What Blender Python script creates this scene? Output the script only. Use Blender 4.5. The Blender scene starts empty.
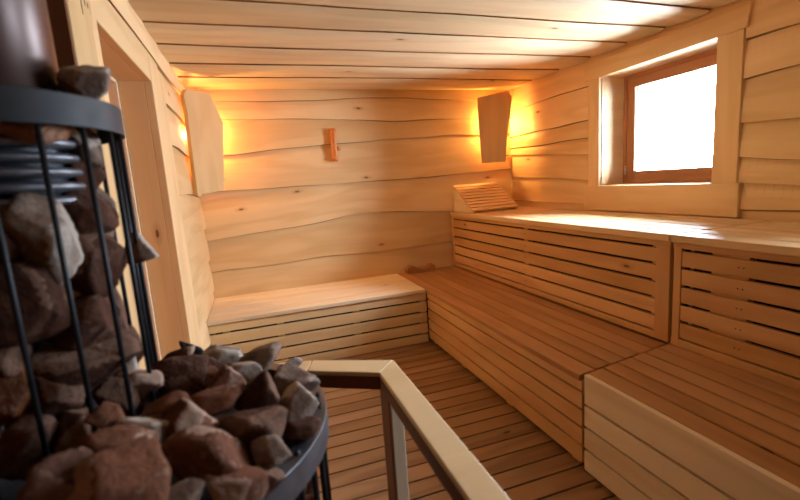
import bpy, bmesh, math, random
from mathutils import Vector, Matrix, noise

random.seed(7)
scene = bpy.context.scene
COL = scene.collection

# ------------------------------------------------------------------ sizes
L, R, D = -0.388, 2.452, 3.77          # left wall, right wall, back wall
DF = 3.07                              # front of the left bench
XM, XU = 1.203, 1.764                  # front of the middle and upper bench
Z1, Z2, ZC = 0.43, 0.95, 2.043         # bench heights, ceiling
YS, YU = 1.366, 1.449                  # joint between far and near bench units
YN = -0.85                             # near end of the room
AX = -1.05                             # left wall of the stove alcove

# ------------------------------------------------------------------ helpers
class MB:
    """collects faces with UVs (u along the grain) and a tint per face, builds ONE mesh"""
    def __init__(self):
        self.v, self.f, self.uv, self.t, self.sm, self.p = [], [], [], [], [], []
    def quad(self, pts, uvs, tint=0.5, smooth=False):
        n = len(self.v); self.v += [tuple(p) for p in pts]
        self.f.append(tuple(range(n, n + len(pts)))); self.uv.append(uvs); self.t.append(tint); self.sm.append(smooth)
    def hexa(self, c, grain=0, tint=None, off=None):
        """c: 8 corners, bottom 4 counter-clockwise then top 4; grain axis 0/1/2 or a direction"""
        self.p.append((len(self.v), len(self.f)))
        if tint is None: tint = random.random()
        if off is None: off = (random.uniform(0, 40), random.uniform(0, 40))
        g = Vector(((1,0,0),(0,1,0),(0,0,1))[grain]) if isinstance(grain, int) else Vector(grain).normalized()
        a = Vector((0,0,1)) if abs(g.z) < .7 else Vector((1,0,0))
        s = g.cross(a).normalized(); a = s.cross(g)
        c = [Vector(p) for p in c]; ctr = sum(c, Vector()) / 8
        n = len(self.v); self.v += [tuple(p) for p in c]
        for f in ((3,2,1,0),(4,5,6,7),(0,1,5,4),(1,2,6,5),(2,3,7,6),(3,0,4,7)):
            nn = (c[f[1]]-c[f[0]]).cross(c[f[2]]-c[f[1]])
            if nn.length > 0: nn.normalize()
            uv = []
            for i in f:
                d = c[i] - ctr
                if abs(nn.dot(g)) > .7: q = (d.dot(s)*.6 + off[0], d.dot(a) + off[1])
                elif abs(nn.dot(s)) > .7: q = (d.dot(g) + off[0], d.dot(a) + off[1] + .5)
                else: q = (d.dot(g) + off[0], d.dot(s) + off[1])
                uv.append(q)
            self.f.append(tuple(n + i for i in f)); self.uv.append(uv); self.t.append(tint); self.sm.append(False)
    def box(self, x0, x1, y0, y1, z0, z1, grain=0, tint=None, off=None):
        self.hexa([(x0,y0,z0),(x1,y0,z0),(x1,y1,z0),(x0,y1,z0),(x0,y0,z1),(x1,y0,z1),(x1,y1,z1),(x0,y1,z1)], grain, tint, off)
    def prism(self, poly, org, ex, ey, depth, grain=0, tint=None):
        """polygon in plane (ex, ey) at org, extruded along ex x ey by depth"""
        if tint is None: tint = random.random()
        o1, o2 = random.uniform(0, 40), random.uniform(0, 40)
        ex, ey, org = Vector(ex).normalized(), Vector(ey).normalized(), Vector(org)
        nz = ex.cross(ey).normalized()
        A = [org + ex*p[0] + ey*p[1] for p in poly]; B = [p + nz*depth for p in A]
        uvp = [((p[0]+o1, p[1]+o2) if grain == 0 else (p[1]+o1, p[0]+o2)) for p in poly]
        self.quad(list(reversed(A)), list(reversed(uvp)), tint); self.quad(B, uvp, tint)
        k = len(poly)
        for i in range(k):
            j = (i+1) % k
            e = (Vector(poly[j]) - Vector(poly[i])).length
            self.quad([A[i], A[j], B[j], B[i]], [(o1, o2), (o1+e, o2), (o1+e, o2+depth), (o1, o2+depth)], tint)
    def tube(self, pts, r, n=8, tint=.5, cap=True):
        self.p.append((len(self.v), len(self.f)))
        pts = [Vector(p) for p in pts]; rings = []
        for i, p in enumerate(pts):
            d = (pts[min(i+1, len(pts)-1)] - pts[max(i-1, 0)]).normalized()
            a = Vector((0,0,1)) if abs(d.z) < .9 else Vector((1,0,0))
            s = d.cross(a).normalized(); t = d.cross(s)
            rr = r[i] if isinstance(r, (list, tuple)) else r
            rings.append([p + (s*math.cos(2*math.pi*k/n) + t*math.sin(2*math.pi*k/n))*rr for k in range(n)])
        b = len(self.v)
        for ring in rings: self.v += [tuple(p) for p in ring]
        for i in range(len(pts)-1):
            for k in range(n):
                k2 = (k+1) % n
                self.f.append((b+i*n+k, b+i*n+k2, b+(i+1)*n+k2, b+(i+1)*n+k)); self.sm.append(True); self.t.append(tint)
                self.uv.append([(i, k/n), (i, (k+1)/n), (i+1, (k+1)/n), (i+1, k/n)])
        if cap:
            for ring in (0, len(pts)-1):
                self.f.append(tuple(b+ring*n+k for k in range(n))); self.sm.append(False); self.t.append(tint)
                self.uv.append([(0, 0)]*n)
    def lathe(self, cx, cy, prof, n=64, tint=.5, smooth=True, closed=False):
        self.p.append((len(self.v), len(self.f)))
        b = len(self.v); m = len(prof)
        for k in range(n):
            a = 2*math.pi*k/n
            for r, z in prof: self.v.append((cx + r*math.cos(a), cy + r*math.sin(a), z))
        for k in range(n):
            k2 = (k+1) % n
            for i in range(m if closed else m-1):
                j = (i+1) % m
                self.f.append((b+k*m+i, b+k2*m+i, b+k2*m+j, b+k*m+j)); self.t.append(tint); self.sm.append(smooth)
                self.uv.append([(k/8, prof[i][1]), ((k+1)/8, prof[i][1]), ((k+1)/8, prof[j][1]), (k/8, prof[j][1])])
    def pieces(self, name, mat, parent=None, bevel=0, label=None):
        """every box or tube collected here as a mesh of its own"""
        out = []
        for i, (v0, f0) in enumerate(self.p):
            v1, f1 = self.p[i+1] if i+1 < len(self.p) else (len(self.v), len(self.f))
            q = MB(); q.v = self.v[v0:v1]; q.f = [tuple(k-v0 for k in f) for f in self.f[f0:f1]]
            q.uv, q.t, q.sm = self.uv[f0:f1], self.t[f0:f1], self.sm[f0:f1]
            out.append(q.build(name, mat, parent, bevel, label))
        return out
    def build(self, name, mat, parent=None, bevel=0, label=None, recalc=True):
        me = bpy.data.meshes.new(name); me.from_pydata(self.v, [], self.f)
        uvl = me.uv_layers.new(name='UVMap'); k = 0
        ta = me.attributes.new('tint', 'FLOAT', 'FACE')
        for i, p in enumerate(me.polygons):
            p.use_smooth = self.sm[i]; ta.data[i].value = self.t[i]
            for q in self.uv[i]:
                uvl.data[k].uv = q; k += 1
        if recalc:
            bm = bmesh.new(); bm.from_mesh(me); bmesh.ops.recalc_face_normals(bm, faces=bm.faces); bm.to_mesh(me); bm.free()
        me.materials.append(mat)
        o = bpy.data.objects.new(name, me); COL.objects.link(o)
        if parent: put(o, parent)
        if bevel:
            bv = o.modifiers.new('bevel', 'BEVEL'); bv.width = bevel; bv.segments = 2; bv.limit_method = 'ANGLE'; bv.angle_limit = .7
        if label: o['label'] = label
        return o

def put(o, parent):
    o.parent = parent
    w = Matrix.Translation(parent.location) if parent.parent is None else Matrix.Identity(4)
    if parent.type == 'EMPTY': o.matrix_parent_inverse = w.inverted()

def thing(name, label, cat, loc, group=None):
    o = bpy.data.objects.new(name, None); COL.objects.link(o); o.empty_display_size = .05
    o.location = loc; o['label'] = label; o['category'] = cat
    if group: o['group'] = group
    return o
def tag(o, label, cat, group=None):
    o['label'] = label; o['category'] = cat
    if group: o['group'] = group
    return o
def struct(o, label=None):
    o['kind'] = 'structure'
    if label: o['label'] = label
    return o

# ------------------------------------------------------------------ materials
def srgb(r, g, b):
    f = lambda c: c/12.92 if c <= .04045 else ((c+.055)/1.055)**2.4
    return (f(r/255), f(g/255), f(b/255), 1)
class NT:
    def __init__(s, name):
        s.m = bpy.data.materials.new(name); s.m.use_nodes = True; s.t = s.m.node_tree; s.n = s.t.nodes
        s.b = s.n['Principled BSDF']; s.out = s.n['Material Output']
    def add(s, typ, **kw):
        x = s.n.new(typ)
        for k, v in kw.items(): setattr(x, k, v)
        return x
    def link(s, a, b): s.t.links.new(a, b)
    def math(s, op, a, b=None, c=None):
        x = s.add('ShaderNodeMath', operation=op)
        for i, q in enumerate((a, b, c)):
            if q is None: continue
            if hasattr(q, 'links'): s.link(q, x.inputs[i])
            else: x.inputs[i].default_value = q
        return x.outputs[0]
    def mix(s, fac, a, b, mode='MIX'):
        x = s.add('ShaderNodeMix', data_type='RGBA', blend_type=mode)
        for sock, q in ((x.inputs[0], fac), (x.inputs[6], a), (x.inputs[7], b)):
            if hasattr(q, 'links'): s.link(q, sock)
            else: sock.default_value = q
        return x.outputs[2]
    def ramp(s, fac, stops):
        x = s.add('ShaderNodeValToRGB'); e = x.color_ramp.elements
        while len(e) < len(stops): e.new(.5)
        for q, (p, c) in zip(e, stops): q.position = p; q.color = c if len(c) == 4 else (*c, 1)
        s.link(fac, x.inputs[0]); return x.outputs[0]

def wood(name, light, dark, ringf=14, contrast=.5, tintamt=.35, knots=.5, rough=.55, fibre=.25, blotch=.25, spec=.3):
    s = NT(name)
    uv = s.add('ShaderNodeUVMap', uv_map='UVMap').outputs[0]
    sep = s.add('ShaderNodeSeparateXYZ'); s.link(uv, sep.inputs[0])
    tint = s.add('ShaderNodeAttribute', attribute_name='tint').outputs['Fac']
    def coords(a, b, w=0):
        c = s.add('ShaderNodeCombineXYZ'); s.link(s.math('MULTIPLY', sep.outputs[0], a), c.inputs[0]); s.link(s.math('MULTIPLY', sep.outputs[1], b), c.inputs[1])
        s.link(s.math('MULTIPLY', tint, 37.0), c.inputs[2]); return c.outputs[0]
    def nz(vec, scale, detail=2, rough_=.5):
        x = s.add('ShaderNodeTexNoise'); x.inputs['Scale'].default_value = scale; x.inputs['Detail'].default_value = detail; x.inputs['Roughness'].default_value = rough_
        s.link(vec, x.inputs['Vector']); return x.outputs['Fac']
    big = nz(coords(.7, 4.5), 1.0, 2)
    rings = s.math('SINE', s.math('MULTIPLY', big, ringf*6.28))
    rings = s.math('MULTIPLY_ADD', rings, .5, .5)
    rings = s.math('POWER', rings, 1.6)
    fib = nz(coords(3.0, 120.0), 1.0, 3, .6)
    bl = nz(coords(1.2, 3.0), 1.3, 3)
    g = s.math('ADD', s.math('MULTIPLY', rings, contrast), s.math('MULTIPLY', s.math('SUBTRACT', fib, .5), fibre*2))
    g = s.math('ADD', g, s.math('MULTIPLY', s.math('SUBTRACT', bl, .5), blotch*2))
    c = s.mix(s.math('MINIMUM', s.math('MAXIMUM', g, 0.0), 1.0), light, dark)
    # per-board tint
    hsv = s.add('ShaderNodeHueSaturation'); s.link(c, hsv.inputs['Color'])
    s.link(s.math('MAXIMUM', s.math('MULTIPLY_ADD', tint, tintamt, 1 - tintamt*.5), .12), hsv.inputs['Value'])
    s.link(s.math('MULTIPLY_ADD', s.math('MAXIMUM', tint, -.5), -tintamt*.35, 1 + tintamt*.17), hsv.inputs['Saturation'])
    c = hsv.outputs[0]
    if knots:
        vo = s.add('ShaderNodeTexVoronoi', voronoi_dimensions='2D'); vo.inputs['Scale'].default_value = 1.0; s.link(coords(2.2, 6.0), vo.inputs['Vector'])
        sel = s.add('ShaderNodeSeparateColor'); s.link(vo.outputs['Color'], sel.inputs[0])
        on = s.math('GREATER_THAN', sel.outputs[0], 1 - knots*.30)
        k1 = s.math('MULTIPLY', s.math('LESS_THAN', vo.outputs['Distance'], .042), on)
        k2 = s.math('MULTIPLY', s.math('MAXIMUM', s.math('SUBTRACT', 1.0, s.math('MULTIPLY', vo.outputs['Distance'], 7.0)), 0.0), on)
        c = s.mix(s.math('MULTIPLY', k2, .6), c, (dark[0]*.7, dark[1]*.6, dark[2]*.5, 1))
        c = s.mix(s.math('MULTIPLY', k1, .8), c, (dark[0]*.25, dark[1]*.18, dark[2]*.15, 1))
    s.link(c, s.b.inputs['Base Color'])
    s.b.inputs['Roughness'].default_value = rough; s.b.inputs['Specular IOR Level'].default_value = spec
    bp = s.add('ShaderNodeBump'); bp.inputs['Strength'].default_value = .12; bp.inputs['Distance'].default_value = .004
    s.link(s.math('ADD', fib, s.math('MULTIPLY', rings, .4)), bp.inputs['Height']); s.link(bp.outputs[0], s.b.inputs['Normal'])
    return s.m

M = {}
M['wall'] = wood('wall_wood', srgb(228,194,146), srgb(198,152,100), 4, .36, .28, .5, .5, .2, .32)
M['ceil'] = wood('ceiling_wood', srgb(218,194,156), srgb(190,154,112), 4, .35, .22, .35, .55, .12, .4)
M['bark']   = wood('wane_wood', srgb(176,124,76), srgb(120,76,42), 5, .6, .3, 0, .8, .3, .6)
M['bench'] = wood('bench_wood', srgb(206,160,108), srgb(170,118,70), 4, .4, .26, .2, .5, .2, .3)
M['top'] = wood('bench_top_wood', srgb(178,128,82), srgb(138,90,52), 4, .4, .16, .05, .5, .2, .3)
M['pale'] = wood('pale_wood', srgb(226,204,172), srgb(200,168,128), 4, .35, .2, .1, .5, .2, .25)
M['pine'] = wood('pale_bench_wood', srgb(222,188,142), srgb(194,150,102), 4, .4, .2, .25, .45, .18, .3)
M['cap'] = wood('rail_cap_wood', srgb(228,196,150), srgb(206,166,116), 3, .35, .2, .1, .45, .18, .25)
M['floor'] = wood('floor_wood', srgb(150,112,76), srgb(104,72,46), 5, .5, .22, .5, .5, .25, .4)
M['casing'] = wood('casing_wood', srgb(226,190,142), srgb(200,156,106), 4, .35, .3, .3, .5, .18, .32)
M['door']   = wood('door_wood', srgb(206,140,80), srgb(170,104,54), 4, .5, .15, .1, .5, .2, .3)
M['sash'] = wood('sash_wood', srgb(172,118,80), srgb(134,84,52), 5, .4, .1, 0, .4, .2, .2)
M['board'] = wood('lamp_board_wood', srgb(216,178,126), srgb(194,150,98), 4, .35, .1, .45, .55, .12, .25)
M['peg']    = wood('peg_wood', srgb(206,130,70), srgb(150,78,36), 7, .6, .1, .5, .4, .2, .3)
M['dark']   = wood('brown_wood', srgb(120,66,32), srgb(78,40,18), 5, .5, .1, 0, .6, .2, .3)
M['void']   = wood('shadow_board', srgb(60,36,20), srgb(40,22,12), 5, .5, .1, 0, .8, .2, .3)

def metal(name, col, rough=.5, metallic=.8, nscale=30, var=.3):
    s = NT(name); tc = s.add('ShaderNodeTexCoord').outputs['Object']
    x = s.add('ShaderNodeTexNoise'); x.inputs['Scale'].default_value = nscale; x.inputs['Detail'].default_value = 4; s.link(tc, x.inputs['Vector'])
    d = tuple(c*(1-var) for c in col[:3]) + (1,); b = tuple(min(1, c*(1+var)) for c in col[:3]) + (1,)
    s.link(s.mix(x.outputs['Fac'], d, b), s.b.inputs['Base Color'])
    s.b.inputs['Metallic'].default_value = metallic
    s.link(s.math('MULTIPLY_ADD', x.outputs['Fac'], .25, rough-.12), s.b.inputs['Roughness'])
    return s.m
M['iron']  = metal('black_iron', (.022,.022,.026), .5, .6)
M['hoop']  = metal('dark_grey_hoop', (.024,.024,.028), .62, .2)
M['ring']  = metal('grey_steel_hoop', (.20,.20,.22), .42, .85)
M['pipe']  = metal('heat_tinted_steel', (.075,.036,.028), .34, .35, 6)
M['fins']  = metal('ribbed_steel', (.16,.16,.18), .45, .8)
M['hinge'] = metal('hinge_steel', (.6,.6,.62), .3, .9)

def rock(name, a, b, pale):
    s = NT(name); tc = s.add('ShaderNodeTexCoord').outputs['Object']
    oi = s.add('ShaderNodeObjectInfo').outputs['Random']
    mp = s.add('ShaderNodeVectorMath', operation='ADD'); s.link(tc, mp.inputs[0])
    cm = s.add('ShaderNodeCombineXYZ'); s.link(s.math('MULTIPLY', oi, 50), cm.inputs[0]); s.link(cm.outputs[0], mp.inputs[1])
    def nz(sc, de, ro=.6):
        x = s.add('ShaderNodeTexNoise'); x.inputs['Scale'].default_value = sc; x.inputs['Detail'].default_value = de; x.inputs['Roughness'].default_value = ro
        s.link(mp.outputs[0], x.inputs['Vector']); return x.outputs['Fac']
    n1, n2, n3 = nz(14, 5), nz(90, 4, .7), nz(30, 6, .7)
    c = s.mix(s.ramp(n1, [(.35, (0,0,0)), (.65, (1,1,1))]), a, b)
    c = s.mix(s.ramp(n3, [(.56, (0,0,0)), (.70, (.6,.6,.6))]), c, pale)
    fc = s.add('ShaderNodeAttribute', attribute_name='facet').outputs['Fac']
    c = s.mix(s.ramp(s.math('ADD', fc, s.math('MULTIPLY', s.math('SUBTRACT', n3, .5), .5)), [(.55, (0,0,0)), (.66, (.85,.85,.85))]), c, pale)
    c = s.mix(s.math('MULTIPLY', n2, .40), c, (.02,.014,.012,1))
    s.link(c, s.b.inputs['Base Color']); s.b.inputs['Roughness'].default_value = .9; s.b.inputs['Specular IOR Level'].default_value = .2
    bp = s.add('ShaderNodeBump'); bp.inputs['Strength'].default_value = .8; bp.inputs['Distance'].default_value = .008
    s.link(s.math('ADD', n3, s.math('MULTIPLY', n2, .5)), bp.inputs['Height']); s.link(bp.outputs[0], s.b.inputs['Normal'])
    return s.m
M['rock']  = rock('red_brown_rock', srgb(104,60,40), srgb(126,78,54), srgb(188,154,134))
M['rockg'] = rock('grey_rock', srgb(126,100,86), srgb(152,126,110), srgb(206,188,174))
M['rockd'] = rock('dark_shaded_rock', srgb(74,42,29), srgb(94,57,40), srgb(132,98,80))
M['rocko'] = rock('rusty_rock', srgb(148,82,40), srgb(112,64,40), srgb(180,136,108))
M['rockb'] = rock('black_rock', srgb(34,32,34), srgb(48,45,45), srgb(64,60,60))

def glass(name, tintc):
    sg = NT(name)
    tr = sg.add('ShaderNodeBsdfTransparent'); tr.inputs[0].default_value = (*tintc, 1)
    gl = sg.add('ShaderNodeBsdfGlossy'); gl.inputs['Roughness'].default_value = .02
    fr = sg.add('ShaderNodeFresnel'); fr.inputs[0].default_value = 1.45
    mx = sg.add('ShaderNodeMixShader'); sg.link(fr.outputs[0], mx.inputs[0]); sg.link(tr.outputs[0], mx.inputs[1]); sg.link(gl.outputs[0], mx.inputs[2])
    sg.link(mx.outputs[0], sg.out.inputs['Surface']); return sg.m
M['glass'] = glass('window_glass', (.97,.98,.98)); M['tinted'] = glass('dimming_glass', (.66,.68,.69))  # second glass darkened to cut the light of the near window
sb = NT('warm_bulb_glass'); sb.b.inputs['Base Color'].default_value = (1,.8,.5,1)
sb.b.inputs['Emission Color'].default_value = (1,.55,.18,1); sb.b.inputs['Emission Strength'].default_value = 12; M['bulb'] = sb.m
WORLD, LAMP, EXPO = 235.0, 15.0, 0.0

# ------------------------------------------------------------------ wavy boarded walls
def wn(u, seed, amp=.02):
    return amp*(noise.noise(Vector((u*.9, seed*7.3, .3)))*1.2 + .45*noise.noise(Vector((u*2.6, seed*3.1, 4.7))))
def boards(mb, u0, u1, edges, zlo, zhi, fn, hole=None, step=.04, amp=.02, lap=.016, seed=0, bow=None):
    """lapped boards running along u. edges: heights of the seams. fn(u, z, d) -> point, d = how far proud of the wall"""
    n = max(1, int(round((u1-u0)/step))); us = [u0 + (u1-u0)*i/n for i in range(n+1)]
    holes = [] if not hole else (hole if isinstance(hole, list) else [hole])
    for q in holes: us = sorted(set(us + [q[0], q[1]]))
    seams = [None] + list(edges) + [None]
    def zedge(k, u):
        if k == 0: return zlo
        if k == len(seams)-1: return zhi
        e = seams[k]; e = e(u) if callable(e) else e
        return e + wn(u, seed + k*1.7, amp)
    for k in range(len(seams)-1):
        tint, o1, o2 = random.random(), random.uniform(0, 40), random.uniform(0, 40)
        for i in range(len(us)-1):
            ua, ub = us[i], us[i+1]
            segs = [(None, None)]
            for q in holes:
                if ua >= q[0]-1e-6 and ub <= q[1]+1e-6: segs = [(None, q[2]), (q[3], None)]
            for lo, hi in segs:
                cor = []
                for u in (ua, ub):
                    za, zb = zedge(k, u), zedge(k+1, u)
                    if zb < za + .004: zb = za + .004
                    h = zb - za
                    a = za if lo is None else max(za, lo); b = zb if hi is None else min(zb, hi)
                    def dep(z):
                        t = (z-za)/h
                        return lap*(1-t)*.8 + lap*.25*math.sin(t*math.pi) + (.0)
                    cor.append((u, a, b, dep, za))
                if cor[0][1] >= cor[0][2]-1e-4 or cor[1][1] >= cor[1][2]-1e-4: continue
                ts = [0, .25, .5, .75, 1]; shade_band = hi is None and k < len(seams)-2  # top edge of each lower board painted dark as seam shadow
                for r in range(5 if shade_band else 4):
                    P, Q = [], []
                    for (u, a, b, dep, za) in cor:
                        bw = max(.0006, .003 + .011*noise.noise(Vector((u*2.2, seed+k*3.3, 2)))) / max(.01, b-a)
                        tq = [0, .25, .5, .75, 1-bw, 1] if shade_band else ts
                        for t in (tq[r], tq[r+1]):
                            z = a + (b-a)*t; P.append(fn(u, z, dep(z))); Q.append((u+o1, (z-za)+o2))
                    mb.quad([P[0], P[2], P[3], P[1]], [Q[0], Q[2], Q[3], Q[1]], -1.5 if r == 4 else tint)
                if k > 0 and lo is None:                               # the lip under the board, darkened with the same crevice shade
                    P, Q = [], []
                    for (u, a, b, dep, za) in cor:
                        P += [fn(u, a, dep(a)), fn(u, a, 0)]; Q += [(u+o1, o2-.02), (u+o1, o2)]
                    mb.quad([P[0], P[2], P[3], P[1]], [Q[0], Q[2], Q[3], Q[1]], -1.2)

def shell(name, parent, x0, x1, y0, y1, z0, z1, hole=None, axis='x'):
    mb = MB()
    if not hole: mb.box(x0, x1, y0, y1, z0, z1, 0, .3)
    else:
        a, b2, c, d = hole
        if axis == 'x':
            mb.box(x0, x1, y0, a, z0, z1, 1, .3); mb.box(x0, x1, b2, y1, z0, z1, 1, .3)
            if c > z0: mb.box(x0, x1, a, b2, z0, c, 1, .3)
            mb.box(x0, x1, a, b2, d, z1, 1, .3)
        else:
            mb.box(x0, a, y0, y1, z0, z1, 0, .3); mb.box(b2, x1, y0, y1, z0, z1, 0, .3)
            mb.box(a, b2, y0, y1, z0, c, 0, .3); mb.box(a, b2, y0, y1, d, z1, 0, .3)
    return mb.build(name, M['void'], parent)
BE = [.30, lambda u: .655+.012*u, lambda u: .90+.09*math.exp(-((u-.9)/.7)**2)+.03*u/2, lambda u: 1.275+.03*u/2,
      lambda u: 1.585+.05*min(1, max(0, (u+.1)/.8)), lambda u: 1.835-.015*u, 1.975]
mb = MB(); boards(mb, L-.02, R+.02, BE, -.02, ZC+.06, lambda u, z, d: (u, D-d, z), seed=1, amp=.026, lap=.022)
wb = struct(mb.build('wall_back', M['wall'], recalc=False)); shell('outer_boarding', wb, AX-.1, R+.2, D+.003, D+.1, -.1, ZC+.13)
WH = (1.74, 2.62, 1.11, 1.93); WDY = 1.75       # window opening, and how much nearer the second window is
RE = [.3, .62, lambda u: .99+.02*math.sin(u*2), lambda u: 1.13+.045*(u-1.5), lambda u: 1.26+.09*(u-1.5), lambda u: 1.45+.03*(u-1.5), lambda u: 1.67-.01*u, 1.86]
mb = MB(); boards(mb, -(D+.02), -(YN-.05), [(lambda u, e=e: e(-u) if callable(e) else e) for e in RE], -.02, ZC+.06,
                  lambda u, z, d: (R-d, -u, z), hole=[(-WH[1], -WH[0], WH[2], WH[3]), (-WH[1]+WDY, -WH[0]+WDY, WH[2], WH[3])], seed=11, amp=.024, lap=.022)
wr = struct(mb.build('wall_right', M['wall'], recalc=False)); shell('outer_boarding', wr, R+.003, R+.1, WH[0]-.4, D+.1, -.1, ZC+.13, WH); shell('outer_boarding', wr, R+.003, R+.1, YN-.1, WH[0]-.4, -.1, ZC+.13, (WH[0]-WDY, WH[1]-WDY, WH[2], WH[3]))
LE = [.28, .5, .74, 1.0, 1.27, 1.52, 1.76, 1.93]
DY0, DY1, DZ = 1.51, 2.25, 1.775
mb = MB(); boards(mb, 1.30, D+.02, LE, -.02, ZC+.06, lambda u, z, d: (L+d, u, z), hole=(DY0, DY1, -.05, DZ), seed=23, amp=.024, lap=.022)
wl = struct(mb.build('wall_left', M['wall'], recalc=False)); shell('outer_boarding', wl, L-.1, L-.003, 1.35, D+.1, -.1, ZC+.13, (DY0-.02, DY1+.03, -.1, DZ+.03))
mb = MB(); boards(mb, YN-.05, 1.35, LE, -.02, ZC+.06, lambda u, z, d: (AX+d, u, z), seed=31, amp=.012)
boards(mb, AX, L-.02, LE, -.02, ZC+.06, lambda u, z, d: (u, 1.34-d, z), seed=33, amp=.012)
wa = struct(mb.build('wall_alcove', M['dark'], recalc=False)); shell('outer_boarding', wa, AX-.1, AX-.003, YN-.1, 1.45, -.1, ZC+.13); shell('outer_boarding', wa, AX-.1, L-.1, 1.343, 1.44, -.1, ZC+.13); shell('outer_boarding', wa, L-.30, L-.26, 1.44, 2.6, -.1, ZC+.13)
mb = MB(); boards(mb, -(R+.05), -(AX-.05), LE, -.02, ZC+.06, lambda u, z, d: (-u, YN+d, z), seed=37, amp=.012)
wf = struct(mb.build('wall_front', M['floor'], recalc=False)); shell('outer_boarding', wf, AX-.1, R+.1, YN-.1, YN-.003, -.1, ZC+.13)

# ceiling: wide waney boards, each one's near edge hangs lower than the far edge of the board before it
mb = MB(); bk = MB()
CE = [YN-.1, -.35, .0, .36, .72, 1.10, 1.48, 1.80, 2.08, 2.37, 2.69, 3.05, 3.38, D+.05]
n = 140; xs = [AX-.05 + (R-.018-AX+.05)*i/n for i in range(n+1)]
for k in range(len(CE)-1):
    tint, o1, o2 = random.random(), random.uniform(0, 40), random.uniform(0, 40)
    e0 = lambda x: CE[k] + (wn(x, 51+k*2.3, .022) if k else 0)
    e1 = lambda x: CE[k+1] + (wn(x, 51+(k+1)*2.3, .022) if k < len(CE)-2 else 0) + .03
    prof = lambda t: ZC - .002 + .020*t**1.5 + .016*abs(2*t-1)**5
    m = 10
    for i in range(n):
        xa, xb = xs[i], xs[i+1]
        for r in range(m):
            P, Q = [], []
            for x in (xa, xb):
                a, b = e0(x), e1(x)
                for t in (r/m, (r+1)/m):
                    y = a + (b-a)*t; P.append((x, y, prof(t))); Q.append((x+o1, y-a+o2))
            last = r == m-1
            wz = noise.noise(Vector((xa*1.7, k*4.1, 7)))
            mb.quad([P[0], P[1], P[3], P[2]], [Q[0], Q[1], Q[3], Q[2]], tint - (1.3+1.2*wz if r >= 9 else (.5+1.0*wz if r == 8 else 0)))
        a0, a1 = e0(xa), e0(xb)
        w = .006 + .005*noise.noise(Vector((xa*3, k*5, 1)))
        bk.quad([(xa, a0, prof(0)), (xb, a1, prof(0)), (xb, a1+.004, prof(0)+.045), (xa, a0+.004, prof(0)+.045)], [(xa+o1, o2), (xb+o1, o2), (xb+o1, o2+.04), (xa+o1, o2+.04)], tint)
        if k < len(CE)-2:
            b0, b1 = e1(xa)-.03, e1(xb)-.03
            z0 = prof(.92)-.002
            bk.quad([(xa, b0-w*1.5, z0-.003), (xb, b1-w*1.5, z0-.003), (xb, b1+.003, z0+.003), (xa, b0+.003, z0+.003)], [(xa+o1, o2), (xb+o1, o2), (xb+o1, o2+.03), (xa+o1, o2+.03)], tint)
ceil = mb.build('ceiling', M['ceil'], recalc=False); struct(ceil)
wane = bk.build('wane_edge', M['bark'], ceil, recalc=False, label='brown waney edges of the ceiling boards'); 
up = MB(); up.box(AX-.1, R+.1, YN-.1, D+.1, ZC+.10, ZC+.13, 0); struct(up.build('trim_1', M['ceil']))   # the boarding above

# floor boards along X with dark gaps
mb = MB(); y = YN-.1; w = .098
FX = [1.675, 1.80, 1.885, 1.97, 2.07, 2.183, 2.308, 2.446, 2.54]
while y < D:
    mb.box(AX-.05, XM+.12, y+.004, y+w-.004, -.03, 0, 0)
    y += w
fl = mb.build('floor', M['floor'], bevel=.003); struct(fl)
mb = MB(); mb.box(AX-.1, R+.1, YN-.1, D+.1, -.09, -.045, 0, .3); struct(mb.build('trim_2', M['void']))   # ground under the gaps

# ------------------------------------------------------------------ window in the right wall
win = struct(bpy.data.objects.new('window_1', None)); COL.objects.link(win); win.location = (R, 2.18, WH[2])
x0, x1 = R-.032, R+.006
mb = MB()
mb.hexa([(x0,1.615,1.905),(x1,1.615,1.905),(x1,2.74,1.895),(x0,2.74,1.895),(x0,1.60,2.022),(x1,1.60,2.022),(x1,2.74,2.010),(x0,2.74,2.010)], 1, .55)
mb.box(x0+.004, x1, 1.63, 1.765, 1.135, 1.905, 2, .4)
mb.box(x0+.004, x1, 2.60, 2.705, 1.135, 1.900, 2, .6)
mb.box(x0-.004, x1, 1.612, 2.735, Z2+.006, 1.136, 1, .5)
mb.pieces('casing', M['casing'], win, bevel=.004)
JD = .215
mb = MB()
mb.box(R-.01, R+JD+.06, 2.60, 2.625, 1.10, 1.93, 0, .7); mb.box(R-.01, R+JD+.06, 1.74, 1.765, 1.10, 1.93, 0, .7)
mb.box(R-.01, R+JD+.06, 1.74, 2.625, 1.905, 1.93, 1, .7); mb.box(R-.01, R+JD+.06, 1.74, 2.625, 1.10, 1.136, 1, .7)
mb.pieces('jamb', M['casing'], win, bevel=.002)
fx = R+JD-.02
sash = MB(); y0, y1, z0, z1 = 1.765, 2.598, 1.137, 1.904
t = .026
sash.box(fx, fx+.05, y0, y0+t, z0, z1, 2, .5); sash.box(fx, fx+.05, y1-t, y1, z0, z1, 2, .5)
sash.box(fx, fx+.05, y0+t, y1-t, z0, z0+t, 1, .3); sash.box(fx, fx+.05, y0+t, y1-t, z1-t, z1, 1, .5)
sash.build('window_frame', M['sash'], win, bevel=.002)
sa = MB(); i, s = t-.003, .066
sa.box(fx+.010, fx+.046, y0+i, y0+i+s, z0+i, z1-i, 2, .6); sa.box(fx+.010, fx+.046, y1-i-s, y1-i, z0+i, z1-i, 2, .6)
sa.box(fx+.010, fx+.046, y0+i+s, y1-i-s, z0+i, z0+i+s, 1, .5); sa.box(fx+.010, fx+.046, y0+i+s, y1-i-s, z1-i-s, z1-i, 1, .6)
so = sa.build('sash', M['sash'], win, bevel=.004)
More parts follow.
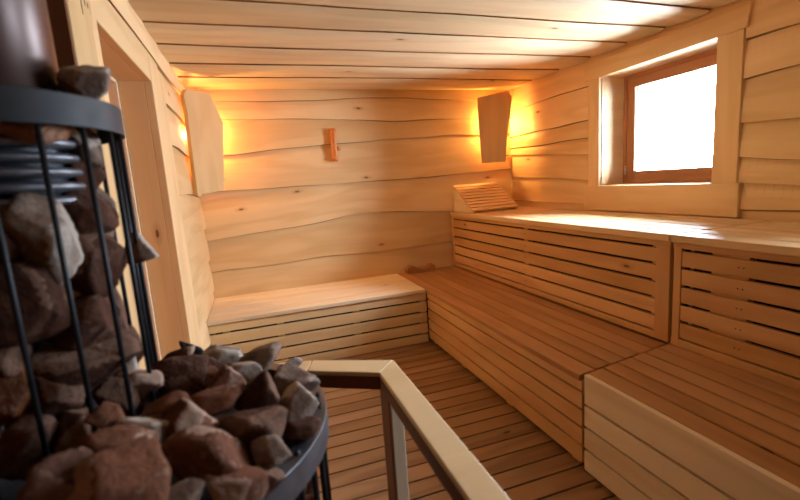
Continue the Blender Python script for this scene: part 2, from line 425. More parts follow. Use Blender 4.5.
g = MB(); g.box(fx+.026, fx+.030, y0+i+s-.006, y1-i-s+.006, z0+i+s-.006, z1-i-s+.006, 1); g.build('pane', M['glass'], so)
h = MB(); h.tube([(fx-.004, y1-t-.001, 1.20), (fx-.004, y1-t-.001, 1.255)], .006, 10); h.tube([(fx-.004, y1-t-.001, 1.258), (fx-.004, y1-t-.001, 1.266)], .0075, 10); h.build('hinge', M['hinge'], win)

def copy_tree(o, parent=None):
    c = o.copy(); COL.objects.link(c)
    if parent: c.parent = parent; c.matrix_parent_inverse = o.matrix_parent_inverse.copy()
    for ch in list(o.children): copy_tree(ch, c)
    return c
w2 = copy_tree(win); w2.name = 'window_2'; w2.location.y -= WDY
for o in w2.children:
    for q in o.children:
        if q.name.startswith('pane'): q.data = q.data.copy(); q.data.materials[0] = M['tinted']

# ------------------------------------------------------------------ door in the left wall
dr = struct(bpy.data.objects.new('door_1', None)); COL.objects.link(dr); dr.location = (L, 1.99, 0)
mb = MB()
mb.box(L-.005, L+.030, DY1, DY1+.315, 0, DZ+.105, 2, .5)
mb.box(L-.005, L+.028, DY0-.0, DY1, DZ, DZ+.105, 1, .5)
mb.box(L-.005, L+.010, DY0-.0, DY1+.34, DZ+.11, ZC-.005, 1, .35)
mb.pieces('casing', M['casing'], dr, bevel=.004)
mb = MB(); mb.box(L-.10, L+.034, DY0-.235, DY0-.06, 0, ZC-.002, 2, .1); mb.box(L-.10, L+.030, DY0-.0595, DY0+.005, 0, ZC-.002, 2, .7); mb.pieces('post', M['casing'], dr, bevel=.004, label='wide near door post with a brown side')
mb = MB()
for k, (yy, zz) in enumerate(((1.375, 1.765), (1.405, 1.785), (1.428, 1.775))):
    mb.box(L+.0335, L+.0346, yy, yy+.005, zz-.026+.012*k, zz+.012, 2, .2)
mb.pieces('gouge', M['void'], dr)
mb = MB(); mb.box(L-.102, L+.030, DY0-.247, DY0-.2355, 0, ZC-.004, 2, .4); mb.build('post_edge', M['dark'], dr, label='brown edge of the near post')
mb = MB()
mb.box(L-.105, L-.004, DY1, DY1+.03, 0, DZ+.03, 2, .45); mb.box(L-.105, L-.004, DY0-.01, DY0+.02, 0, DZ+.03, 2, .45)
mb.box(L-.105, L-.004, DY0+.02, DY1, DZ, DZ+.03, 1, .45)
mb.pieces('jamb', M['casing'], dr, bevel=.002)
mb = MB(); mb.box(L-.145, L-.106, DY1-.012, DY1+.03, 0, DZ+.03, 2, .95); mb.box(L-.145, L-.106, DY0, DY1, DZ-.012, DZ+.03, 1, .95); mb.pieces('door_stop', M['pale'], dr, bevel=.002)
mb = MB()
for k in range(6):
    a = DY0+.02 + (DY1-.012-DY0-.02)*k/6; b = DY0+.02 + (DY1-.012-DY0-.02)*(k+1)/6
    mb.box(L-.18, L-.147, a+.001, b-.001, .01, DZ-.012, 2)
mb.build('door_leaf', M['door'], dr, bevel=.003)

# ------------------------------------------------------------------ benches
def slats(mb, gaps, z0, z1, plane, a0, a1, axis, t=.022, half=.005, tints=None, obl=None):
    """horizontal slats between the gap heights; plane = coordinate of the front face (axis 'x': face looks to -x)"""
    edges = sorted([z0] + list(gaps) + [z1])
    for k in range(len(edges)-1):
        a = edges[k] + (half if k else 0); b = edges[k+1] - (half if k < len(edges)-2 else 0)
        tt = tints() if tints else None
        if axis == 'x': mb.box(plane, plane+t, a0, a1, a, b, 1, tt)
        else: mb.box(a0, a1, plane, plane+t, a, b, 0, tt)

BG = 'slatted bench units built in tiers along the walls'
# left bench
b = thing('bench', 'short low slatted bench across the back wall, left of the long bench', 'bench', (.40, 3.4, 0), BG)
mb = MB()
ys = [DF-.012, DF+.165, DF+.345, DF+.52, D-.018]
for i in range(4): mb.box(L+.012, XM-.015, ys[i]+(.001 if i else 0), ys[i+1]-.001, Z1-.028, Z1, 0, .5+.2*random.random())
mb.build('seat', M['pale'], b, bevel=.004)
mb = MB(); slats(mb, [.335, .247, .16, .072], .0, Z1-.029, DF, L+.014, XM-.006, 'y', half=.0068); mb.build('slat_front', M['cap'], b, bevel=.002)
mb = MB()
for x in (L+.10, .07, .62, XM-.05): mb.box(x, x+.045, DF+.0225, DF+.06, .0, Z1-.03, 2, .3)
mb.pieces('stud', M['pale'], b)
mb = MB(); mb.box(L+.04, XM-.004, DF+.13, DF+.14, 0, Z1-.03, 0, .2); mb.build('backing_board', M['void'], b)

def longtop(mb, xa, xb, ya, yb, z, n, t=.028, gap=.0046, slant=(0, 0), nose=0):
    """n boards along Y between xa and xb; ya at the near end shifts from slant[0] at xa to slant[1] at xb"""
    for i in range(n):
        p, q = xa + (xb-xa)*i/n + (gap if i else 0), xa + (xb-xa)*(i+1)/n - (gap if i < n-1 else 0)
        f = lambda x, s: s[0] + (s[1]-s[0])*(x-xa)/(xb-xa)
        y0p, y0q = (f(p, ya), f(q, ya)); y1p, y1q = (f(p, yb), f(q, yb))
        mb.hexa([(p,y0p,z-t),(q,y0q,z-t),(q,y1q,z-t),(p,y1p,z-t),(p,y0p,z),(q,y0q,z),(q,y1q,z),(p,y1p,z)], 1)
# middle bench, far unit
b = thing('bench', 'long low slatted bench unit reaching to the far back corner', 'bench', (1.48, 2.5, 0), BG)
mb = MB(); longtop(mb, XM-.012, XU-.002, (YS+.014, YU+.014), (D-.018, D-.018), Z1, 6); mb.build('seat', M['top'], b, bevel=.004)
mb = MB(); slats(mb, [.352, .272, .19, .108], .03, Z1-.029, XM, YS+.012, DF-.004, 'x', half=.0055, tints=lambda: .35+.5*random.random()); mb.build('slat_front', M['bench'], b, bevel=.002)
mb = MB()
for yy in (YS+.05, 1.95, 2.50, DF-.08): mb.box(XM+.0225, XM+.06, yy, yy+.05, .0, Z1-.03, 2, .4)
mb.pieces('stud', M['bench'], b)
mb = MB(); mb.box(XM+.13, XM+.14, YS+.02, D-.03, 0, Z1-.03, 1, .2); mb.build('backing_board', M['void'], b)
# middle bench, near unit
b = thing('bench', 'low bench unit nearest the camera with a pale slatted front', 'bench', (1.48, .4, 0), BG)
mb = MB(); longtop(mb, XM+.020, XU-.002, (YN+.03, YN+.03), (YS, YU-.004), Z1+.008, 6); mb.build('seat', M['top'], b, bevel=.004)
mb = MB(); slats(mb, [.305, .207, .107], .012, Z1+.0075, XM-.003, YN+.03, YS-.004, 'x', half=.0055, tints=lambda: .45+.5*random.random()); mb.build('slat_front', M['pale'], b, bevel=.003)
mb = MB()
for yy in (YS-.10, .6, 0, -.6): mb.box(XM+.0225, XM+.06, yy, yy+.05, .0, Z1-.03, 2, .4)
mb.pieces('stud', M['bench'], b)
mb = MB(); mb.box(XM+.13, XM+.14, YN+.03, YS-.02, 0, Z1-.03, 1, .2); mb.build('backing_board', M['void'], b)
# upper bench, far unit
UGAP = [.883, .803, .72, .637, .555, .475]
def upper(label, y0, y1, studs, stile, posts, near):
    b = thing('bench', label, 'bench', (2.1, (y0+y1)/2, Z1), BG)
    mb = MB(); longtop(mb, XU-.016, R-.02, (y0+.003, y0+.003), (y1, y1), Z2, 6, t=.034); mb.build('seat', M['pine'], b, bevel=.005)
    mb = MB(); mb.box(XU, XU+.022, y0+.004, y1-.002, UGAP[0]+.006, Z2-.035, 1, .5)
    slats(mb, UGAP[1:-1], UGAP[-1]+.005, UGAP[0]-.006, XU+.001, stile[0], stile[1], 'x', half=.0068)
    mb.box(XU, XU+.022, y0+.004, y1-.002, Z1+.006, UGAP[-1]-.004, 1, .5)
    mb.build('slat_front', M['bench'], b, bevel=.002)
    mb = MB()
    for a, c in posts: mb.box(XU-.002, XU+.024, a, c, Z1+.008, UGAP[0]+.02, 2, .55)
    mb.pieces('end_post', M['bench'], b, bevel=.003)
    mb = MB()
    for a, c in studs: mb.box(XU+.014, XU+.05, a, c, Z1+.01, Z2-.036, 2, .5)
    mb.pieces('stud', M['bench'], b)
    mb = MB()
    for a, c in studs[:2] if near else studs[1:2]:
        for z in (.845, .76, .68, .596, .515):
            for dy in (.012, .030): mb.tube([(XU-.0006, a+dy, z), (XU+.006, a+dy, z)], .0028, 8)
    mb.pieces('nail_head', M['iron'], b)
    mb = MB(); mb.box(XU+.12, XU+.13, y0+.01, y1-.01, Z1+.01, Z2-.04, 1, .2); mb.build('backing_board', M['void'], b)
upper('high slatted bench unit in the far right corner under the headrest', YU, D-.018, [(1.535, 1.56), (2.555, 2.605), (3.70, 3.74)], (1.53, 3.745), [(YU+.006, 1.529), (3.705, 3.75)], False)
upper('high slatted bench unit nearest the camera, right of the corner post', YN+.03, YU-.005, [(1.13, 1.275), (.40, .44), (-.2, -.15)], (YN+.04, YU-.05), [(YU-.048, YU-.012)], True)

# ------------------------------------------------------------------ corner lamps behind wooden boards
def corner_lamp(label, p0, p1, poly, bulb, cor, plates):
    """board stands on the line p0-p1 (plan), outline poly = (along, z)"""
    t = thing('corner_lamp', label, 'lamp', (p0[0], p0[1], 1.3))
    ex = Vector((p1[0]-p0[0], p1[1]-p0[1], 0)).normalized()
    mb = MB(); mb.prism(poly, (p0[0], p0[1], 0), ex, (0,0,1), -.03, 1, .5)
    mb.build('lamp_shade', M['board'], t, bevel=.003)
    h = MB(); bx, by, bz = bulb
    h.tube([(bx, by, bz+.20), (bx, by, bz+.13)], .018, 12); ho = h.build('lamp_holder', M['hoop'], t)
    g = MB(); g.lathe(bx, by, [(.001, bz+.05), (.016, bz+.055), (.026, bz+.075), (.028, bz+.095), (.020, bz+.118), (.014, bz+.13)], 20); g.build('bulb', M['bulb'], ho)
    for zz, s0 in plates:                                              # boards added behind the shade to keep lamp light from spilling down
        pm = MB(); nrm = Vector((-ex.y, ex.x, 0)); cv = Vector((cor[0], cor[1], 0))
        w_ = math.hypot(p1[0]-p0[0], p1[1]-p0[1]); A = Vector((p0[0], p0[1], 0)); a0 = A + ex*(.04*w_) + nrm*.032; a1 = A + ex*(w_*.96) + nrm*.032
        cc = cv*s0 + (a0+a1)/2*(1-s0)
        e0, e1 = cc*.6 + a0*.4 + nrm*.02, cc*.6 + a1*.4 + nrm*.02
        q4 = [a0, a1, e1, e0]
        pm.hexa([(p.x, p.y, zz) for p in q4] + [(p.x, p.y, zz+.014) for p in q4], tuple(ex), .5); pm.build('spill_board', M['board'], t)
    br = MB(); q = Vector((p0[0], p0[1], 0)) + ex*.12
    for zz in (1.42, 1.88):                                            # battens that carry the board
        br.tube([(q.x - ex.y*.028, q.y + ex.x*.028, zz), cor + (zz,)], .012, 8)
        q2 = Vector((p0[0], p0[1], 0)) + ex*.22
    br.pieces('bracket', M['board'], t)
    return t
STONES = [
 (-0.089, 0.943, 0.925, 0.0505, 0.0377, 0.03, 8.0, 'grey jagged stone at the far edge of the lower bed, left of two pale stones'),
 (-0.018, 0.884, 0.925, 0.0498, 0.0385, 0.0306, -18.0, 'pale grey rough stone at the far edge of the lower stone bed'),
 (-0.044, 0.84, 0.925, 0.039, 0.0319, 0.027, 10.0, 'rounded light brown stone just in front of the pale grey far-edge stone'),
 (0.037, 0.869, 0.915, 0.0246, 0.0176, 0.014, 0.0, 'small grey stone chip at the far rim of the bed by the railing corner'),
 (0.042, 0.783, 0.915, 0.0451, 0.0369, 0.0341, 12.0, 'broad brownish grey stone next to the rim, nearest to the railing'),
 (-0.023, 0.731, 0.925, 0.0443, 0.0362, 0.044, 0.0, 'dark brown angular stone in the middle of the bed with a paler right face'),
 (0.028, 0.686, 0.915, 0.0479, 0.0391, 0.0382, -6.0, 'big pale-topped stone against the rim below the broad brownish grey stone'),
 (0.026, 0.654, 0.895, 0.0413, 0.0282, 0.0224, -4.0, 'dark flat stone tucked under the big pale-topped stone at the rim'),
 (-0.087, 0.783, 0.93, 0.0471, 0.0385, 0.0361, -14.0, 'reddish brown lumpy stone left of the dark angular middle stone'),
 (-0.149, 0.835, 0.94, 0.0586, 0.0479, 0.0473, 12.0, 'dark peaked stone with a slanting top beside the upper cage foot'),
 (-0.175, 0.931, 0.945, 0.0406, 0.0281, 0.0223, -10.0, 'small tan stone behind the peaked stone, next to the upper cage bars'),
 (-0.107, 0.885, 0.93, 0.0319, 0.026, 0.0213, 5.0, 'small dark brown stone under the grey jagged far-edge stone'),
 (-0.102, 0.709, 0.935, 0.0622, 0.0296, 0.0235, -8.0, 'long low mottled stone lying across the middle of the bed'),
 (-0.119, 0.63, 0.935, 0.0431, 0.0352, 0.0501, 18.0, 'large egg-shaped stone with a pale right side in the front half of the bed'),
 (-0.083, 0.57, 0.925, 0.0671, 0.0481, 0.0382, 28.0, 'long brown slab leaning diagonally in front of the egg-shaped stone'),
 (-0.039, 0.639, 0.915, 0.054, 0.0442, 0.0398, 4.0, 'dark brown blocky stone in front of the middle, with a lit top edge'),
 (-0.014, 0.597, 0.9, 0.0318, 0.026, 0.033, -30.0, 'pale-tipped stone near the rim, right of the dark blocky stone'),
 (-0.065, 0.53, 0.91, 0.046, 0.0301, 0.0239, 12.0, 'flat brown stone at the lower picture edge beside the rim'),
 (-0.175, 0.52, 0.95, 0.0726, 0.0593, 0.0565, -24.0, 'largest stone of the bed, pale upper right face, at the front left'),
 (-0.164, 0.621, 0.955, 0.0443, 0.0357, 0.0283, 6.0, 'grey-brown stone lying between the largest and the egg-shaped stones'),
 (-0.158, 0.677, 0.955, 0.0382, 0.0312, 0.0321, 10.0, 'tan stone standing above the egg-shaped stone, near the cage foot'),
 (-0.184, 0.579, 0.975, 0.0434, 0.0355, 0.0284, 16.0, 'dull brown stone behind the largest front stone'),
 (-0.218, 0.636, 0.985, 0.0244, 0.0199, 0.0217, 0.0, 'small brown stone wedged between two upper cage bars at the bed level'),
 (-0.112, 0.51, 0.925, 0.0238, 0.0195, 0.0155, 0.0, 'small grey stone at the bottom picture edge right of the largest stone'),
 (-0.16, 0.976, 0.94, 0.0211, 0.0173, 0.0336, -35.0, 'thin black pointed stone standing at the far left rim of the bed'),
 (-0.021, 0.543, 0.895, 0.0267, 0.0218, 0.0212, 20.0, 'small dark stone between the flat brown stone and the rim'),
 (-0.152, 0.521, 0.93, 0.0229, 0.0187, 0.0237, 0.0, 'dark stone under the right side of the largest front stone'),
 (-0.222, 0.51, 0.97, 0.0421, 0.0344, 0.0391, 0.0, 'dark shadowed stone left of the largest front stone'),
 (-0.123, 0.863, 0.918, 0.0336, 0.0275, 0.0256, 0.0, 'small brown stone in the gap between the peaked and the reddish lumpy stones'),
 (-0.148, 0.944, 0.915, 0.0316, 0.0258, 0.0253, 10.0, 'little brown stone behind the peaked stone, beside the black pointed one'),
 (-0.207, 0.777, 0.965, 0.0349, 0.0285, 0.0298, 0.0, 'brown stone at the foot of the upper cage, behind the tan stone'),
 (-0.276, 0.715, 1.224, 0.045, 0.042, 0.0737, 0.0, 'tall grey-brown oval stone in the upper cage below the ribbed pipe'),
 (-0.238, 0.787, 1.243, 0.0405, 0.042, 0.0482, -36.0, 'dark brown diagonal stone in the upper cage right of the tall oval stone'),
 (-0.244, 0.761, 1.163, 0.0567, 0.042, 0.0604, -26.0, 'large reddish stone with rough lit face in the middle of the upper cage'),
 (-0.241, 0.825, 1.246, 0.0322, 0.034, 0.0806, -14.0, 'rough grey bark-like stone at the right side of the upper cage'),
 (-0.307, 0.696, 1.139, 0.056, 0.042, 0.0596, -6.0, 'broad dark reddish stone at the left picture edge of the upper cage'),
 (-0.255, 0.738, 1.084, 0.0658, 0.042, 0.0489, -2.0, 'flat-topped brown stone below the large reddish stone in the upper cage'),
 (-0.188, 0.834, 1.178, 0.0262, 0.034, 0.0342, -6.0, 'grey stone poking out through the right bars of the upper cage'),
 (-0.241, 0.825, 1.101, 0.0246, 0.034, 0.0676, -14.0, 'narrow reddish upright stone by the right bars of the upper cage'),
 (-0.259, 0.732, 1.03, 0.0704, 0.042, 0.0457, -6.0, 'very dark wedge-shaped stone low in the upper cage'),
 (-0.289, 0.705, 1.005, 0.0529, 0.042, 0.0529, -6.0, 'rounded brown stone low in the upper cage behind the second bar'),
 (-0.332, 0.689, 1.022, 0.0339, 0.034, 0.0602, -6.0, 'orange-tinted stone at the left picture edge low in the upper cage'),
 (-0.242, 0.829, 1.003, 0.0359, 0.034, 0.0571, 19.0, 'dark leaning stone low at the right of the upper cage'),
 (-0.241, 0.825, 1.002, 0.0232, 0.034, 0.0653, -12.0, 'light rough slab standing at the lower right bars of the upper cage'),
 (-0.263, 0.728, 1.363, 0.0585, 0.042, 0.0238, -6.0, 'rust and white striped stone just under the upper cage hoop'),
 (-0.242, 0.828, 1.369, 0.0326, 0.034, 0.0346, -6.0, 'brown stone under the upper cage hoop, right of the striped stone'),
 (-0.241, 0.824, 1.353, 0.0283, 0.034, 0.0405, -21.0, 'pale grey stone under the right end of the upper cage hoop'),
 (-0.241, 0.827, 1.312, 0.0303, 0.034, 0.0445, 4.0, 'brown stone right of the ribbed pipe in the upper cage'),
 (-0.244, 0.762, 0.963, 0.0341, 0.034, 0.0421, -6.0, 'reddish stone at the lowest right of the upper cage, above the tan stone'),
 (-0.332, 0.689, 0.943, 0.0525, 0.042, 0.0506, -6.0, 'dark brown stone at the left picture edge level with the lower bed'),
 (-0.325, 0.691, 1.079, 0.0313, 0.034, 0.0313, -6.0, 'black shadowed stone at the left picture edge, middle of the upper cage'),
 (-0.241, 0.826, 0.916, 0.0261, 0.034, 0.037, -6.0, 'narrow brown stone at the lower end of the rightmost cage bars'),
 (-0.3, 0.699, 1.223, 0.0268, 0.034, 0.0536, -6.0, 'dark rough stone at the left picture edge beside the tall oval stone'),
 (-0.285, 0.708, 0.944, 0.0388, 0.042, 0.0388, -6.0, 'shadowed brown stone at the foot of the second cage bar'),
 (-0.211, 0.78, 1.434, 0.0398, 0.045, 0.0323, -20.0, 'lone grey stone lying on top of the upper cage hoop'),
]
pL0, pL1 = (-.334, 3.23), (-.133, 3.53)
wL = math.hypot(pL1[0]-pL0[0], pL1[1]-pL0[1])
corner_lamp('five-sided wooden board lamp glowing in the left back corner', pL0, pL1,
    [(-0.011, 1.266), (0.269, 1.287), (0.353, 1.773), (0.249, 1.963), (0.019, 1.952), (-0.013, 1.911), (0.0, 1.792), (-0.006, 1.536)], (-.322, 3.69, 1.70), (-.375, 3.755), [(1.36, .95)])
pR0, pR1 = (2.055, 3.655), (2.300, 3.545)
wR = math.hypot(pR1[0]-pR0[0], pR1[1]-pR0[1])
corner_lamp('wooden board lamp glowing in the right back corner above the headrest', pR0, pR1,
    [(.004, 1.380), (.222, 1.378), (.236, 1.58), (.280, 1.86), (.292, 1.952), (.25, 2.006), (-.016, 1.968), (-.012, 1.70)], (2.235, 3.70, 1.70), (2.44, 3.76), [(1.43, .80)])

# ------------------------------------------------------------------ small split-branch hook on the back wall
t = thing('wall_hook', 'small split-branch wooden hook on the back wall', 'hook', (.705, D-.02, 1.6))
mb = MB()
pts = [(.704+.0015*math.sin(k*.9) + (k-5)*.0004, D-.05, 1.468+.027*k) for k in range(11)]
mb.tube([pts[0]]+pts+[pts[-1]], [.012]+[.024+.002*math.sin(k*1.7) for k in range(11)]+[.012], 14, .5); mb.build('peg', M['peg'], t)
mb = MB(); mb.tube([(.722, D-.05, 1.575), (.748, D-.012, 1.575)], .018, 14); mb.build('mount', M['peg'], t)

# ------------------------------------------------------------------ slatted headrest
t = thing('headrest', 'slatted wooden wedge headrest on the far end of the upper bench', 'headrest', (2.0, 3.55, Z2))
hx0, hx1, hy0, hy1, hz = 1.785, 2.25, 3.365, 3.735, .24
for x in (hx0+.006, hx1-.030):
    mb = MB(); mb.prism([(hy0+.012, .002), (hy1, .002), (hy1, hz-.014), (hy1-.02, hz-.016), (hy0+.012, .012)], (x, 0, Z2), (0,1,0), (0,0,1), .024, 0, .6)
    mb.build('side_panel', M['pale'], t, bevel=.002)
n = 9; sl = Vector((0, hy1-hy0, hz-.015)); ln = sl.length; sd = sl.normalized(); nn = Vector((0, -sd.z, sd.y))
mb = MB()
for k in range(n):
    a, b = ln*k/n + .005, ln*(k+1)/n - .005
    o = Vector((0, hy0, Z2+.012))
    A, B = o + sd*a, o + sd*b; th = nn*.014
    mb.hexa([(hx0, A.y, A.z), (hx1, A.y, A.z), (hx1, B.y, B.z), (hx0, B.y, B.z), (hx0, A.y+th.y, A.z+th.z), (hx1, A.y+th.y, A.z+th.z), (hx1, B.y+th.y, B.z+th.z), (hx0, B.y+th.y, B.z+th.z)], 0)
mb.build('slat_top', M['pine'], t, bevel=.003)

# ------------------------------------------------------------------ carved block with a dip
mb = MB(); poly = [(0, 0), (.27, 0), (.272, .02), (.262, .056), (.245, .066), (.225, .064)]
poly += [(.225-.16*k/10, .064-.034*math.sin(math.pi*k/10)) for k in range(1, 10)]
poly += [(.065, .064), (.03, .066), (.008, .052), (-.004, .03)]
mb.prism(poly, (1.265, 3.735, Z1+.0005), (1,-.06,0), (0,0,1), .08, 0, .4)
tag(mb.build('neck_rest', M['top'], bevel=.006), 'small carved wooden block with dipped top lying in the bench corner', 'neck rest')

# ------------------------------------------------------------------ guard railing around the stove
t = thing('guard_railing', 'pale wooden guard railing around the stove', 'railing', (.27, .95, 0))
ZR, TH = .80, .046
ci, co = (.250, .992), (.307, 1.052)                  # inner and outer corner
si, so_ = (.083, 1.090), (.106, 1.155)
ei, eo = (-.10, 1.150), (-.10, 1.218)
def rail(q, tint):
    z0, z1 = ZR-TH, ZR
    g = Vector((q[1][0]-q[0][0], q[1][1]-q[0][1], 0))
    mb = MB(); mb.hexa([(x, y, z0) for x, y in q] + [(x, y, z1-.0125) for x, y in q], tuple(g), tint); r = mb.build('rail', M['dark'], t, bevel=.002, label='rail painted brown for its shaded sides, under its pale cap')  # rail sides get brown wood to imitate shade, top stays pale
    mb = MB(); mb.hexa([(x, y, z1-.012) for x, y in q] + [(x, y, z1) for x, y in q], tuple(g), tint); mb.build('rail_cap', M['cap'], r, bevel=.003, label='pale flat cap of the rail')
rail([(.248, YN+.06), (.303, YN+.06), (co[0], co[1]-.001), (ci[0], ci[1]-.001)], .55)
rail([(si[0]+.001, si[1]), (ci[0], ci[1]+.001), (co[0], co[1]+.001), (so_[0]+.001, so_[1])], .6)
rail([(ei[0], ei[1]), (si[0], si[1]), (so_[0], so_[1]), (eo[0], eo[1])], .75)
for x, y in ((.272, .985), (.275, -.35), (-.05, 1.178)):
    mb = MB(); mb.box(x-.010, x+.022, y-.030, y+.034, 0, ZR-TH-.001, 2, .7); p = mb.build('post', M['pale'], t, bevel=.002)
    mb = MB(); mb.box(x-.0165, x-.0105, y-.030, y+.034, 0, ZR-TH-.001, 2, .4); mb.build('post_shade', M['dark'], p, label='shaded side of the post, painted brown')  # thin brown strip paints the shade on the post's left face

# ------------------------------------------------------------------ stove
LX, LY, LR = -.2107, .7787, .2983
UX, UY, URR = -.347, .798, .1675
ZRING = .88
st = thing('sauna_stove', 'dark iron stove with two barred stone cages and a pipe at the left', 'stove', (LX, LY, 0))
mb = MB(); mb.lathe(LX, LY, [(LR-.030, ZRING), (LR, ZRING), (LR, ZRING-.046), (LR-.005, ZRING-.046), (LR-.005, ZRING-.006), (LR-.030, ZRING-.006)], 200, smooth=False, closed=True)
mb.build('cage_hoop', M['ring'], st, bevel=.0015, label='grey steel hoop of the lower cage')
mb = MB()
for zz in (.45, .06): mb.lathe(LX, LY, [(LR-.012, zz+.03), (LR-.002, zz+.03), (LR-.002, zz), (LR-.012, zz)], 72, smooth=False, closed=True)
mb.pieces('lower_hoop', M['iron'], st)
for k in range(40):
    a = 2*math.pi*k/40; x, y = LX + (LR-.012)*math.cos(a), LY + (LR-.012)*math.sin(a)
    mb = MB(); mb.tube([(x, y, .03), (x, y, ZRING-.005), (x, y, ZRING+.006)], [.0046, .0046, .004], 8); mb.build('cage_bar', M['iron'], st)
mb = MB(); mb.lathe(LX, LY, [(0.001, .03), (.165, .03), (.165, .80), (.27, .825), (.27, .84), (.001, .845)], 48); mb.build('firebox', M['iron'], st)
mb = MB(); mb.lathe(LX, LY, [(.001, .0), (LR, .0), (LR, .03), (.001, .03)], 64, smooth=False); mb.build('base_plate', M['iron'], st)
# upper cage
mb = MB(); mb.lathe(UX, UY, [(URR, 1.366), (URR, 1.408), (URR-.005, 1.408), (URR-.005, 1.366)], 200, smooth=False, closed=True)
mb.build('cage_hoop', M['hoop'], st, bevel=.001, label='dark hoop of the upper cage')
for k in range(18):
    a = math.radians(-66.5 - 3 + 20*k); x, y = UX + (URR-.008)*math.cos(a), UY + (URR-.008)*math.sin(a)
    mb = MB(); mb.tube([(x, y, .87), (x, y, 1.40)], .0038, 8); mb.build('cage_bar', M['iron'], st)
mb = MB(); mb.lathe(UX, UY, [(.05, .86), (.05, 1.21), (.088, 1.225), (.088, 1.36), (.092, 1.40)], 48); mb.build('smoke_pipe', M['iron'], st)
mb = MB()
for k in range(5):
    z = 1.262 + .0205*k
    mb.lathe(UX, UY, [(.088, z), (.1055, z+.003), (.1075, z+.008), (.1055, z+.013), (.088, z+.016)], 56)
mb.pieces('rib', M['fins'], st, label='bright steel rib of the pipe inside the upper cage')
mb = MB(); mb.lathe(UX, UY, [(.001, 1.412), (.084, 1.413), (.0945, 1.425), (.0945, 1.665), (.090, 1.685), (.078, 1.695), (.06, 1.70), (.06, ZC)], 56); mb.build('water_tank', M['pipe'], st, label='heat-tinted brown tank above the upper cage')

# ------------------------------------------------------------------ stones: every one its own object
def stone_mesh(seed, a, d, h, sub=4):
    rnd = random.Random(seed)
    bm = bmesh.new(); bmesh.ops.create_icosphere(bm, subdivisions=sub, radius=1)
    pl = []
    for k in range(11):
        v = Vector((rnd.gauss(0,1), rnd.gauss(0,1), rnd.gauss(0,1))).normalized(); pl.append((v, rnd.uniform(.42, .80)))
    off = Vector((seed*3.7, seed*1.3, 0))
    for v in bm.verts:
        n = v.co.normalized(); r = 1.0
        for p, dd in pl:
            c = n.dot(p)
            if c > .05: r = min(r, dd/c)
        r *= 1 + .06*noise.noise(n*1.3 + off) + .05*noise.noise(n*3.5 + off) + .030*noise.noise(n*8 + off) + .014*noise.noise(n*19 + off)
        v.co = n*r
    for _ in range(1): bmesh.ops.smooth_vert(bm, verts=bm.verts, factor=.15, use_axis_x=True, use_axis_y=True, use_axis_z=True)
    bm.normal_update(); bm.faces.index_update()
    mx = [max(abs(v.co[i]) for v in bm.verts) for i in range(3)]
    for v in bm.verts: v.co = Vector((v.co.x/mx[0]*a, v.co.y/mx[1]*d, v.co.z/mx[2]*h))
    me = bpy.data.meshes.new('stone'); bm.to_mesh(me)
    fa = me.attributes.new('facet', 'FLOAT', 'FACE'); tones = [rnd.random() for _ in pl]
    for f in bm.faces:
        n = f.normal; c0 = f.calc_center_median(); c0 = Vector((c0.x/a, c0.y/d, c0.z/h)).normalized()
        best = min(range(len(pl)), key=lambda q: pl[q][1]/max(.02, c0.dot(pl[q][0])))
        fa.data[f.index].value = tones[best]
    bm.free()
    for p in me.polygons: p.use_smooth = True
    return me
def stone(i, x, y, z, a, d, h, tilt, label, group):
    m = 'rockd' if group == 'stones in the upper cage' else 'rock'  # darker copy of the rock stands in for shade in the upper cage
    if 'grey' in label or 'pale' in label.split()[0] or 'light' in label: m = 'rockg'
    if 'dark' in label.split()[:2] or 'shadowed' in label: m = 'rockd'
    if 'orange' in label or 'rust' in label: m = 'rocko'
    if 'black pointed' in label: m = 'rockb'
    if 'black shadowed' in label: m = 'rockd'
    me = stone_mesh(i+1, a, d, h); me.materials.append(M[m])
    o = bpy.data.objects.new('stove_stone', me); COL.objects.link(o)
    az = math.atan2(x, y)
    o.location = (x, y, z); o.rotation_euler = (0, math.radians(tilt), -az); o.rotation_mode = 'XYZ'
    tag(o, label, 'stone', group)
for i, s in enumerate(STONES):
    stone(i, *s, 'stones in the upper cage' if 'upper cage' in s[7] and i >= 31 else 'stones on the lower bed')
i = 100
names = ['first', 'second', 'third', 'fourth', 'fifth', 'sixth']
for row, (zz, rt) in enumerate(((.776, 'upper'), (.696, 'second'), (.616, 'third'))):
    for k in range(6):
        a = math.radians(-52 + 17*k + row*6); rr = .232
        i += 1
        stone(i, LX + rr*math.cos(a), LY + rr*math.sin(a), zz, .038, .036, .040, random.uniform(-20, 20),
              'stone behind the lower cage bars, %s row under the rim, %s from the left' % (rt, names[k]), 'stones inside the lower cage')

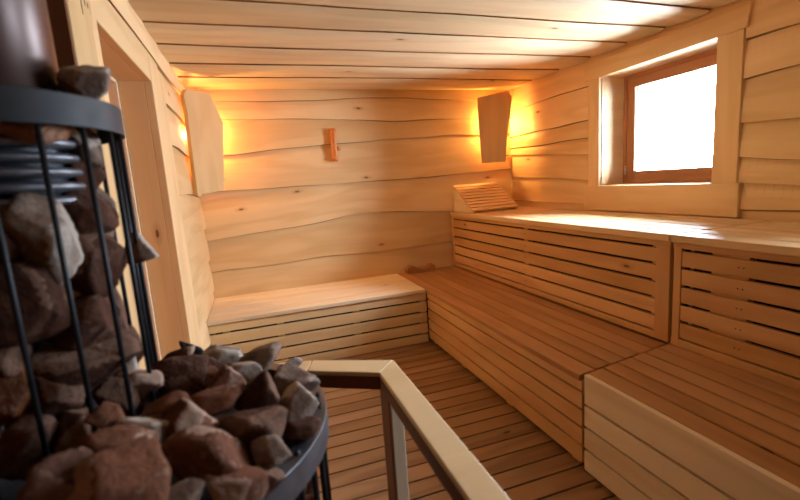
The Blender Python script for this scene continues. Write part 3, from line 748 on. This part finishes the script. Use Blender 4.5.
# ------------------------------------------------------------------ light
wd = bpy.data.worlds.new('daylight'); scene.world = wd; wd.use_nodes = True
nt = wd.node_tree; bg = nt.nodes['Background']
tc = nt.nodes.new('ShaderNodeTexCoord'); sp = nt.nodes.new('ShaderNodeSeparateXYZ'); nt.links.new(tc.outputs['Generated'], sp.inputs[0])
rp = nt.nodes.new('ShaderNodeValToRGB'); mr = nt.nodes.new('ShaderNodeMapRange'); mr.inputs['From Min'].default_value = -1; nt.links.new(sp.outputs[2], mr.inputs[0]); nt.links.new(mr.outputs[0], rp.inputs[0])
e = rp.color_ramp.elements; e.new(.76); e.new(.9)
for q, (p, c) in zip(e, ((.40, .30), (.55, .33), (.76, .50), (.90, .9))): q.position = p; q.color = (c*.82, c*.95, c*1.10, 1)
nt.links.new(rp.outputs[0], bg.inputs[0]); bg.inputs[1].default_value = WORLD
def portal(name, loc, rot, sx, sy):
    l = bpy.data.lights.new(name, 'AREA'); l.shape = 'RECTANGLE'; l.size, l.size_y = sx, sy; l.cycles.is_portal = True
    o = bpy.data.objects.new(name, l); COL.objects.link(o); o.location = loc; o.rotation_euler = rot
portal('window_light', (R+JD+.08, 2.18, 1.52), (0, math.radians(90), 0), .80, .86)
portal('near_window_light', (R+JD+.08, 2.18-WDY, 1.52), (0, math.radians(90), 0), .80, .86)
def lamp(name, loc, e, r=.03):
    l = bpy.data.lights.new(name, 'POINT'); l.energy = e; l.color = (1, .50, .13); l.shadow_soft_size = r
    o = bpy.data.objects.new(name, l); COL.objects.link(o); o.location = loc
lamp('left_lamp_light', (-.325, 3.695, 1.72), LAMP*1.5, .025)
lamp('right_lamp_light', (2.225, 3.705, 1.74), LAMP*1.7, .03)

# ------------------------------------------------------------------ camera
cd = bpy.data.cameras.new('camera'); cam = bpy.data.objects.new('camera', cd); COL.objects.link(cam)
Fv = Vector((0.3082637753, 0.9385383374, -0.1553036830)); Rv = Vector((0.9445991930, -0.3213296432, -0.0669300013)); Uv = Rv.cross(Fv)
mw = Matrix((Rv, Uv, -Fv)).transposed().to_4x4(); mw.translation = Vector((0, 0, 1.26485)); cam.matrix_world = mw
cd.sensor_width = 36; cd.lens = 435.173*36/800; cd.clip_start = .02
cd.dof.use_dof = True; cd.dof.focus_distance = 3.0; cd.dof.aperture_fstop = 3.2
scene.camera = cam
scene.view_settings.view_transform = 'Standard'; scene.view_settings.look = 'None'; scene.view_settings.exposure = EXPO
scene.cycles.max_bounces = 10; scene.cycles.diffuse_bounces = 6; scene.cycles.sample_clamp_indirect = 6; scene.cycles.caustics_reflective = False; scene.cycles.caustics_refractive = False
scene.cycles.use_denoising = True
